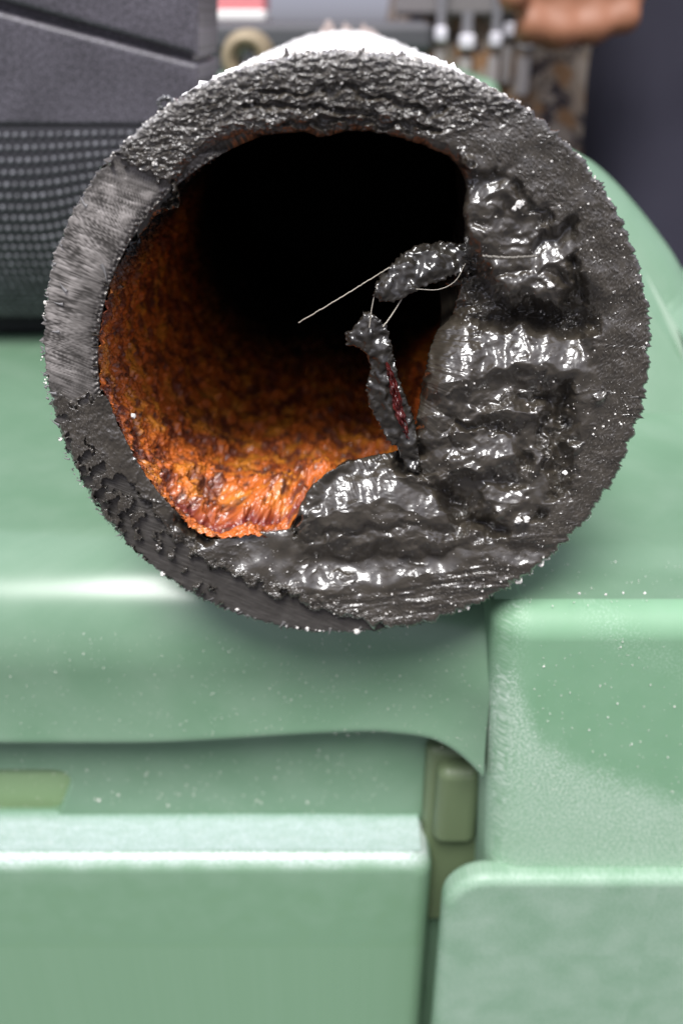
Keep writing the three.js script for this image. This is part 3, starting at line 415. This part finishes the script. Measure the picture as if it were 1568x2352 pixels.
// crumbs and grit
const crumbGeo = [0, 1, 2].map(s => { const g = new THREE.IcosahedronGeometry(1, 1), p = g.attributes.position; for (let i = 0; i < p.count; i++) { const f = 1 + 0.5 * n3(p.getX(i) * 1.7 + s * 9, p.getY(i) * 1.7, p.getZ(i) * 1.7); p.setXYZ(i, p.getX(i) * f, p.getY(i) * f, p.getZ(i) * f); } g.computeVertexNormals(); return g; });
const crumbMat = new THREE.MeshStandardMaterial({ color: new THREE.Color(0.74, 0.71, 0.66), roughness: 0.8 });
{
  let k = 0;
  for (const [px, py, r, z] of [[1372, 1200, 11, -1], [1350, 1224, 10, -1.5], [1386, 1212, 8, -2], [1272, 1292, 10, -1], [1245, 1298, 9, 0], [1232, 1330, 8, 0], [1205, 1350, 9, 0], [820, 1450, 9, 0], [705, 1444, 6, 0], [545, 1400, 5, 0], [1075, 1397, 6, 0], [1192, 470, 8, 3.2], [1180, 480, 5, 3.2], [1264, 655, 7, 4], [356, 376, 5, 1.5], [306, 955, 6, -2], [1190, 1195, 9, 3], [1208, 1192, 8, 3.2], [1296, 1085, 6, 1.4], [960, 135, 10, -1], [590, 140, 8, -1]]) {
    const p = onZ(px, py, z / 1000), pr = Math.max(1, Math.hypot(p[0], p[1]) / (RO * 1.004)), m = mesh('dust_crumb', crumbGeo[k++ % 3], crumbMat, pipe); m.scale.setScalar(r * 82e-6); m.rotation.set(k, k * 2.1, k * 0.7); m.position.set(p[0] / pr, p[1] / pr + 0.0575, p[2] + 0.12);
  }
  const R = rng(5), M = [], q = new THREE.Quaternion(), e = new THREE.Euler();
  const add = (x, y, z, s) => M.push(new THREE.Matrix4().compose(new THREE.Vector3(x, y + 0.0575, z + 0.12), q.setFromEuler(e.set(R() * 6, R() * 6, R() * 6)), new THREE.Vector3(s, s * (0.6 + 0.6 * R()), s)));
  for (let i = 0; i < 800; i++) { // round the edge, thicker lower right and along the top
    const b = R(), t = b < 0.4 ? (-105 + 75 * R()) : b < 0.7 ? (35 + 100 * R()) : 360 * R(), a = t * Math.PI / 180, rr = RO * (1.0 + 0.006 * (R() - 0.3)); if (fbm(Math.cos(a) * 9, Math.sin(a) * 9 + 4, 3) < 0.06 * R()) continue; add(rr * Math.cos(a), rr * Math.sin(a), -0.003 * R(), (b < 0.4 ? 1.2 : 1) * (1.2 + 4.2 * Math.pow(R(), 3)) * 82e-6);
  }
  for (let i = 0; i < 4200; i++) { const a = R() * 2 * Math.PI, rr = lerp(0.012, RO, Math.sqrt(R())), p = toPx(rr * Math.cos(a), rr * Math.sin(a), 0); if (p[0] < 600 && p[1] > 350 && p[1] < 1250) continue; const dx = p[0] - holeC[0], dy = p[1] - holeC[1]; if (Math.hypot(dx, dy) < holeR(Math.atan2(dy, dx)) + 20) continue; if (fbm(p[0] / 90, p[1] / 90, 3) + 0.25 * (R() - 0.5) < 0.02) continue; const h = relief(p[0], p[1]), w = onZ(p[0], p[1], h / 1000); add(w[0], w[1], w[2] + 0.00005, (0.5 + 2.4 * Math.pow(R(), 6)) * 82e-6); }  // pale grains on the sludge, partly painting in its wet sparkle
  for (let i = 0; i < 1400; i++) { const a = (20 + 140 * R()) * Math.PI / 180, z = -0.002 - 0.12 * R(); add(RO * Math.cos(a), RO * Math.sin(a), z, (2 + 7 * R() * R()) * 82e-6); }
  const im = new THREE.InstancedMesh(crumbGeo[0], crumbMat, M.length); im.name = 'grit'; M.forEach((m, i) => im.setMatrixAt(i, m)); im.castShadow = im.receiveShadow = true; im.userData.kind = 'stuff'; pipe.add(im);
}
{ // pale dust scattered over the green plastic
  const R = rng(41), M = [], q = new THREE.Quaternion(), e = new THREE.Euler();
  const add = (p, s, f = 0.5) => M.push(new THREE.Matrix4().compose(new THREE.Vector3(...p), q.setFromEuler(e.set(R() * 6, R() * 6, R() * 6)), new THREE.Vector3(s, s * f, s)));
  for (const [x, y, r] of [[220, 1836, 6], [228, 1838, 7], [272, 1826, 7], [335, 1781, 6], [365, 1833, 5], [372, 1824, 5], [386, 1850, 5], [412, 1825, 5], [445, 1826, 6], [590, 1839, 7], [600, 1844, 4], [632, 1787, 4], [706, 1843, 5], [540, 1868, 4], [718, 1864, 4], [732, 1724, 4], [1390, 1365, 5], [1430, 1362, 5], [1480, 1362, 5], [1330, 1363, 5], [505, 1775, 4], [860, 1790, 4], [940, 1893, 5]]) { const p = y < 1400 ? onZ(x, y, 0.0002) : onZ(x, y, -0.0298); add(p, r * 60e-6); }
  for (let i = 0; i < 260; i++) add(onZ(900 * R(), 1730 + 145 * R(), -0.0299), (0.8 + 2.2 * R() * R()) * 82e-6);
  for (let i = 0; i < 500; i++) { const x = -0.09 + 0.13 * R(), z = frontZ(x), y = -0.072 - 0.033 * R(); add([x, y, z + 0.0022 * clamp((-0.0705 - y) / 0.036) + 0.0003], (0.7 + 1.6 * R() * R()) * 82e-6); }
  for (let i = 0; i < 300; i++) add([0.044 + 0.06 * R(), -0.058 - 0.05 * R(), 0.0002], (0.8 + 2 * R() * R()) * 82e-6);
  for (let i = 0; i < 420; i++) add([0.036 + 0.08 * R(), -0.0532, -0.003 - 0.09 * R()], (1 + 3.5 * R() * R() * R()) * 82e-6);
  for (let i = 0; i < 500; i++) add([-0.13 + 0.152 * R(), -0.1489, -0.030 + 0.0105 * R()], (0.8 + 1.6 * R() * R()) * 82e-6);
  const im = new THREE.InstancedMesh(crumbGeo[1], crumbMat, M.length); im.name = 'dust'; M.forEach((m, i) => im.setMatrixAt(i, m)); im.castShadow = im.receiveShadow = true; im.userData = { kind: 'stuff', label: 'pale dust grains scattered over the green plastic', category: 'dust' }; scene.add(im);
}

// ================================================================ BLACK TOOL CASE, top left
{
  const z0 = -0.175, t = thing('tool_case', 'dark grey textured plastic tool case with ribbed lower grip, behind the pipe', 'tool case', [-0.12, -0.0575, -0.2]), put = g => { g.translate(0.12, 0.0575, 0.2); return g; };
  const cs = texture(512, 512, (u, v, c, i, j) => { const g = 0.31 + 0.15 * n2(i / 6, j / 6) + 0.07 * n2(i / 2.6, j / 2.6) + 0.05 * tileNoise(u, v, 4, 3); c[0] = g * 0.93; c[1] = g * 0.89; c[2] = g * 0.97; });
  const bump = texture(512, 512, (u, v, c, i, j) => { c[0] = c[1] = c[2] = 0.5 + 0.35 * n2(i / 5, j / 5) + 0.2 * n2(i / 2.4, j / 2.4); }, false);
  const mat = new THREE.MeshPhysicalMaterial({ map: clone(cs, 9, 9), bumpMap: clone(bump, 9, 9), bumpScale: 0.00012, roughness: 0.45 });
  const P = (x, y, z = z0) => onZ(x, y, z).slice(0, 2), slab = (name, pts, zf, d, bev) => { const s = new THREE.Shape(pts.map(p => new THREE.Vector2(...p))), g = new THREE.ExtrudeGeometry(s, { depth: d, bevelEnabled: true, bevelThickness: bev, bevelSize: bev, bevelOffset: -bev, bevelSegments: 4 }); g.translate(0, 0, zf - d - bev); return mesh(name, put(worldUV(g)), mat, t); };
  slab('upper_shell', [P(-260, -600), P(456, -600), P(456, 128), P(-260, -72)], z0, 0.05, 0.002);
  slab('lower_shell', [P(-260, -42), P(456, 148), P(456, 292), P(-260, 288)], z0, 0.05, 0.002);
  slab('inner_liner', [P(-260, -300), P(440, -300), P(440, 240), P(-260, 240)], z0 - 0.006, 0.04, 0.001);
  { const a = P(-260, 560)[0], b = P(440, 560)[0], g = new RoundedBoxGeometry(b - a, 0.09, 0.05, 3, 0.004); g.translate((a + b) / 2, -0.0575 + 0.0455, z0 - 0.062); mesh('base', put(g), new THREE.MeshStandardMaterial({ color: new THREE.Color(0.010, 0.010, 0.012), roughness: 0.9 }), t); }  // added black block painting in the shadow gap under the grip
  // ribbed grip: bulges toward the viewer and rolls under
  const rows = 34, cols = 36, xL = P(-260, 290)[0], xR = P(470, 290)[0], yT = P(0, 290)[1], bulge = (u, v0) => { const v = v0 * (1 - 0.22 * sst(0.4, 0.75, u)), th = v * 1.75; return [lerp(xL, xR, u), yT - 0.088 * Math.sin(th) / Math.sin(1.57) * 0.92, z0 - 0.060 + 0.06 * Math.cos(th * 0.95) + 0.004 * Math.sin(v * 3)]; };
  const gg = grid(60, 40, (u, v, o) => { o.p = bulge(u, v); o.uv = [o.p[0], o.p[1]]; }, { uvs: true, flip: true });
  const grip = new THREE.MeshPhysicalMaterial({ color: new THREE.Color(0.022, 0.021, 0.026), roughness: 0.65 });
  mesh('grip_panel', put(gg), grip, t);
  const nub = new THREE.SphereGeometry(1, 8, 5, 0, Math.PI * 2, 0, Math.PI / 2), im = new THREE.InstancedMesh(nub, new THREE.MeshPhysicalMaterial({ color: new THREE.Color(0.20, 0.20, 0.22), roughness: 0.4 }), rows * cols); let k = 0;
  const q = new THREE.Quaternion(), up = new THREE.Vector3(0, 1, 0);
  for (let r = 0; r < rows; r++) for (let c = 0; c < cols; c++) { const u = (c + 0.5) / cols, v = (r + 0.7) / rows, a = new THREE.Vector3(...bulge(u, v)), b = new THREE.Vector3(...bulge(u, v + 0.01)), n = new THREE.Vector3(1, 0, 0).cross(b.sub(a)).normalize().negate(); if (n.z < 0 && v < 0.5) n.negate(); q.setFromUnitVectors(up, n); im.setColorAt(k, new THREE.Color().setScalar(0.7 + 0.3 * n2(c * 0.7, r * 0.7) + 0.12 * n2(c * 3.1, r * 3.1))); im.setMatrixAt(k++, new THREE.Matrix4().compose(a.add(new THREE.Vector3(0.12, 0.0575, 0.2)), q, new THREE.Vector3(0.0010, 0.0011, 0.00095))); }
  im.name = 'grip_nub'; im.userData.kind = 'stuff'; im.castShadow = im.receiveShadow = true; t.add(im);
}

// ================================================================ THINGS FARTHER BACK
{ // green box behind
  const t = thing('green_crate', 'second pale green plastic container standing behind the pipe, only its rim in view', 'container', [0.02, -0.78, -0.62]);
  const p0 = onZ(440, 182, -0.5), p1 = onZ(1158, 190, -0.5), w = p1[0] - p0[0], g = new RoundedBoxGeometry(w, 0.8, 0.2, 6, 0.012); g.translate((p0[0] + p1[0]) / 2 - 0.02, p0[1] - 0.4 + 0.78, 0.02);
  mesh('body', worldUV(g), plastic({ ox: 0.7 }), t);
  const l = new RoundedBoxGeometry(w + 0.01, 0.02, 0.21, 4, 0.008); l.translate((p0[0] + p1[0]) / 2 - 0.02, p0[1] - 0.03 + 0.78, 0.02); mesh('rim', worldUV(l), plastic({ ox: 0.2 }), t);
}
{ // red and white carton
  const z = -0.62, a = onZ(452, -60, z), b = onZ(608, 48, z), cx = (a[0] + b[0]) / 2, w = b[0] - a[0];
  const t = thing('carton', 'small red and white carton above the dark tool case edge', 'carton', [cx, b[1], z - 0.03]);
  const m = new RoundedBoxGeometry(w, 0.06, 0.05, 3, 0.002); m.translate(0, 0.0365, 0); mesh('body', m, new THREE.MeshStandardMaterial({ color: new THREE.Color(0.75, 0.24, 0.25), roughness: 0.6 }), t);
  const n = new RoundedBoxGeometry(w * 1.03, 0.0075, 0.052, 3, 0.002); n.translate(0, 0.0035, 0.001); mesh('white_edge', n, new THREE.MeshStandardMaterial({ color: new THREE.Color(0.85, 0.84, 0.80), roughness: 0.6 }), t);
  const s = new RoundedBoxGeometry(w * 1.6, 0.5, 0.12, 3, 0.004); // dark shelf it stands on
  const sh = thing('dark_bin', 'dark grey bin below the red and white carton', 'bin', [cx + 0.03, -0.78, z - 0.03]); const sg = new RoundedBoxGeometry(0.2, b[1] + 0.78, 0.14, 3, 0.006); sg.translate(0.02, (b[1] + 0.78) / 2, -0.02); mesh('body', sg, new THREE.MeshStandardMaterial({ color: new THREE.Color(0.055, 0.052, 0.058), roughness: 0.7 }), sh);
  const lg = new RoundedBoxGeometry(0.206, 0.02, 0.146, 3, 0.006); lg.translate(0.02, b[1] + 0.78 - 0.011, -0.02); mesh('rim', lg, new THREE.MeshStandardMaterial({ color: new THREE.Color(0.07, 0.068, 0.075), roughness: 0.6 }), sh);
}
{ // round tan fitting beside the pipe's far shoulder
  const z = -0.42, c = onZ(570, 135, z), r = 0.0145, t = thing('pipe_fitting', 'round tan threaded fitting left of the far white pipe top', 'fitting', [c[0], c[1] - r, z]);
  const m = new THREE.MeshStandardMaterial({ color: new THREE.Color(0.30, 0.24, 0.15), roughness: 0.5, metalness: 0.2 });
  const g = new THREE.LatheGeometry([[0.006, 0.012], [r * 0.8, 0.012], [r, 0.010], [r, 0.002], [r * 1.08, 0], [r * 1.08, -0.008], [r, -0.01], [r * 0.9, -0.03], [0.006, -0.03], [0.006, 0.012]].map(p => new THREE.Vector2(...p)), 32); g.rotateX(Math.PI / 2); g.translate(0, r, 0); mesh('body', g, m, t);
  const h = new THREE.TorusGeometry(r * 0.72, r * 0.2, 8, 28); h.translate(0, r, 0.012); mesh('collar', h, m, t);
}
{ // camouflage bag with grey webbing straps and pale buckles
  const z = -0.66, a = onZ(900, 0, z), b = onZ(1440, 420, z), t = thing('camouflage_bag', 'camouflage cloth bag with grey webbing straps and pale buckles', 'bag', [(a[0] + b[0]) / 2, -0.78, z - 0.1]);
  const camo = texture(512, 512, (u, v, c, i, j) => { const p = tileNoise(u, v, 5, 3, 1), q = tileNoise(u, v, 6, 3, 9), r = tileNoise(u, v, 9, 3, 17); let k = [0.56, 0.50, 0.44]; if (p > 0.08) k = [0.36, 0.31, 0.28]; if (q > 0.14) k = [0.62, 0.57, 0.52]; if (r > 0.2) k = [0.24, 0.21, 0.22]; if (q < -0.24) k = [0.55, 0.42, 0.30]; const w = 0.02 * n2(i / 1.5, j / 1.5); c[0] = k[0] + w; c[1] = k[1] + w; c[2] = k[2] + w; });
  const W = b[0] - a[0], mat = new THREE.MeshStandardMaterial({ map: clone(camo, 6, 6), roughness: 0.9 });
  const g = grid(90, 90, (u, v, o) => { const A = u * 2 * Math.PI, cx = Math.sign(Math.cos(A)) * Math.pow(Math.abs(Math.cos(A)), 0.45), cz = Math.sign(Math.sin(A)) * Math.pow(Math.abs(Math.sin(A)), 0.45), top = Math.sqrt(clamp(1 - Math.pow(v, 14))), f = top * (1 + 0.05 * fbm3(cx * 2, v * 8, cz * 2, 3)); o.p = [cx * W * 0.52 * f, v * 0.98, cz * 0.1 * f]; o.uv = [o.p[0] + o.p[2], o.p[1]]; }, { uvs: true, wrap: true, flip: true });
  mesh('cloth_body', g, mat, t);
  const web = new THREE.MeshStandardMaterial({ color: new THREE.Color(0.20, 0.195, 0.21), roughness: 0.8 }), buck = new THREE.MeshPhysicalMaterial({ color: new THREE.Color(0.78, 0.76, 0.82), roughness: 0.25 }), dark = new THREE.MeshStandardMaterial({ color: new THREE.Color(0.2, 0.185, 0.185), roughness: 0.8 });
  const band = new RoundedBoxGeometry(W * 0.98, 0.16, 0.012, 3, 0.004); const bp = onZ(1100, 20, z + 0.01); band.translate(0, bp[1] + 0.78 + 0.075, 0.104); mesh('pocket_flap', band, dark, t);
  for (const [px, w, py] of [[960, 24, 90], [1012, 20, 88], [1078, 26, 90], [1140, 20, 92], [1180, 22, 88], [1216, 26, 92]]) {
    const p = onZ(px, 40, z + 0.02), q = onZ(px, py, z + 0.02), sw = w * 0.00030, sg = new RoundedBoxGeometry(sw * 1.1, 0.12, 0.006, 2, 0.001); sg.translate(p[0] - t.position.x, q[1] + 0.78 + 0.065, 0.114); sg.rotateZ(0.0); const s = mesh('strap', sg, web, t); s.rotation.x = 0.02 * Math.sin(px); s.position.y = 0.004 * Math.sin(px * 3.1);
    const bg = new RoundedBoxGeometry(sw * 1.6, 0.011, 0.012, 3, 0.003); bg.translate(p[0] - t.position.x, q[1] + 0.78, 0.117); mesh('buckle', bg, buck, s);
    const dg = new RoundedBoxGeometry(sw * 1.4, 0.03, 0.008, 3, 0.003); dg.translate(p[0] - t.position.x, q[1] + 0.78 - 0.026, 0.114); mesh('strap_end', dg, new THREE.MeshStandardMaterial({ color: new THREE.Color(0.36, 0.33, 0.32), roughness: 0.8 }), s);
  }
}
{ // person at the right: dark trousers, one loosely closed hand
  const z = -0.62, e = onZ(1378, 240, z), hp = onZ(1325, -8, z + 0.06), t = thing('person', 'person in dark navy trousers standing behind on the right, hand hanging', 'person', [e[0] + 0.16, -0.78, z - 0.09]);
  const L = v => [v[0] - t.position.x, v[1] + 0.78, v[2] - t.position.z], ax = 0.085, bx = 0.29;
  const hx = hp[0] - t.position.x, hy = hp[1] + 0.78, hz = hp[2] - t.position.z;
  // one continuous body: trunk, arm and the loosely closed hand with its fingers (trousers and shirt are worn over it)
  const cloth = (x, y, zz) => { let d = capsule(x, y, zz, [-0.07, 0.06, 0], [-0.075, 0.78, 0], 0.075, 0.098); d = smin(d, capsule(x, y, zz, [0.17, 0.06, -0.02], [0.14, 0.78, 0], 0.075, 0.098), 0.03); d = smin(d, capsule(x, y, zz, [-0.03, 0.9, 0], [0.1, 0.9, 0], 0.13, 0.13), 0.06); return d + 0.004 * fbm3(x * 9, y * 5, zz * 9, 3); };
  const trou = nets((x, y, zz) => Math.max(cloth(x, y, zz), 0.03 - y, y - 1.02), [-0.26, 0, -0.2], [0.36, 1.08, 0.2], 0.012);
  const body = nets((x, y, zz) => { let d = capsule(x, y, zz, [0.03, 0.95, 0], [0.03, 1.32, 0], 0.12, 0.15); d = smin(d, capsule(x, y, zz, [-0.12, 1.36, 0], [-0.2, 1.12, 0.02], 0.055, 0.045), 0.04); d = smin(d, capsule(x, y, zz, [-0.2, 1.12, 0.02], [hx - 0.01, hy + 0.085, hz], 0.043, 0.03), 0.02); d = smin(d, capsule(x, y, zz, [0.18, 1.36, 0], [0.26, 1.1, 0.02], 0.055, 0.045), 0.04); d = smin(d, capsule(x, y, zz, [0.26, 1.1, 0.02], [0.27, 0.87, 0.05], 0.043, 0.03), 0.02); d = smin(d, capsule(x, y, zz, [0.03, 1.4, 0], [0.03, 1.5, 0], 0.055, 0.055), 0.03); d = smin(d, Math.hypot((x - 0.03) / 0.78, y - 1.6, zz / 0.95) - 0.105, 0.02); return d; }, [-0.36, hy + 0.05, -0.22], [0.42, 1.76, 0.24], 0.012);
  const hand = nets((x, y, zz) => { const X = x - hx, Y = y - hy, Z = zz - hz; let d = capsule(X, Y, Z, [-0.012, 0.09, 0], [-0.018, 0.04, 0.002], 0.028, 0.032); d = smin(d, capsule(X, Y, Z, [0.02, 0.05, 0], [0.028, 0.02, 0.004], 0.026, 0.022), 0.012); d = smin(d, capsule(X, Y, Z, [-0.03, 0.02, 0.01], [0.03, 0.02, 0.008], 0.02, 0.018), 0.012);
    for (const [fx, len, r] of [[-0.036, 0.030, 0.0105], [-0.014, 0.034, 0.011], [0.009, 0.031, 0.0105], [0.031, 0.024, 0.0092]]) { const k = [fx, 0.006, 0.012], m = [fx * 0.97, 0.006 - len * 0.8, 0.022], n = [fx * 0.93, -len * 0.85 + 0.004, -0.004]; let f = capsule(X, Y, Z, [fx, 0.03, 0.008], k, r, r); f = smin(f, capsule(X, Y, Z, k, m, r, r * 0.95), 0.004); f = smin(f, capsule(X, Y, Z, m, n, r * 0.95, r * 0.85), 0.004); d = smin(d, f, 0.014); }
    d = smin(d, smin(capsule(X, Y, Z, [-0.03, 0.06, 0.014], [-0.056, 0.03, 0.022], 0.015, 0.013), capsule(X, Y, Z, [-0.056, 0.03, 0.022], [-0.05, 0.0, 0.03], 0.0125, 0.0105), 0.004), 0.005); return d; }, [hx - 0.085, hy - 0.05, hz - 0.06], [hx + 0.085, hy + 0.12, hz + 0.07], 0.003);
  const skin = new THREE.MeshPhysicalMaterial({ color: new THREE.Color(0.30, 0.125, 0.065), roughness: 0.55 });
  mesh('body', mergeGeometries([body, hand]), skin, t);
  mesh('trousers', trou, new THREE.MeshStandardMaterial({ color: new THREE.Color(0.030, 0.028, 0.045), roughness: 0.85 }), t);
  const shirt = nets((x, y, zz) => { let d = capsule(x, y, zz, [0.03, 0.98, 0], [0.03, 1.32, 0], 0.135, 0.165); d = smin(d, capsule(x, y, zz, [-0.12, 1.36, 0], [-0.2, 1.14, 0.02], 0.07, 0.06), 0.04); d = smin(d, capsule(x, y, zz, [0.18, 1.36, 0], [0.26, 1.12, 0.02], 0.07, 0.06), 0.04); return Math.max(d, y - 1.47); }, [-0.36, 0.8, -0.24], [0.42, 1.52, 0.24], 0.014);
  mesh('shirt', shirt, new THREE.MeshStandardMaterial({ color: new THREE.Color(0.04, 0.04, 0.055), roughness: 0.9 }), t);
  for (const fx of [-0.07, 0.17]) { const s = nets((x, y, zz) => Math.max(smin(capsule(x, y, zz, [fx, 0.035, -0.03], [fx, 0.03, 0.15], 0.045, 0.04), capsule(x, y, zz, [fx, 0.05, -0.01], [fx, 0.11, -0.01], 0.05, 0.05), 0.03), 0.004 - y), [fx - 0.09, -0.02, -0.12], [fx + 0.09, 0.18, 0.22], 0.01); mesh('boot', s, new THREE.MeshStandardMaterial({ color: new THREE.Color(0.05, 0.04, 0.035), roughness: 0.6 }), t); }
}
renderer.render(scene, camera);
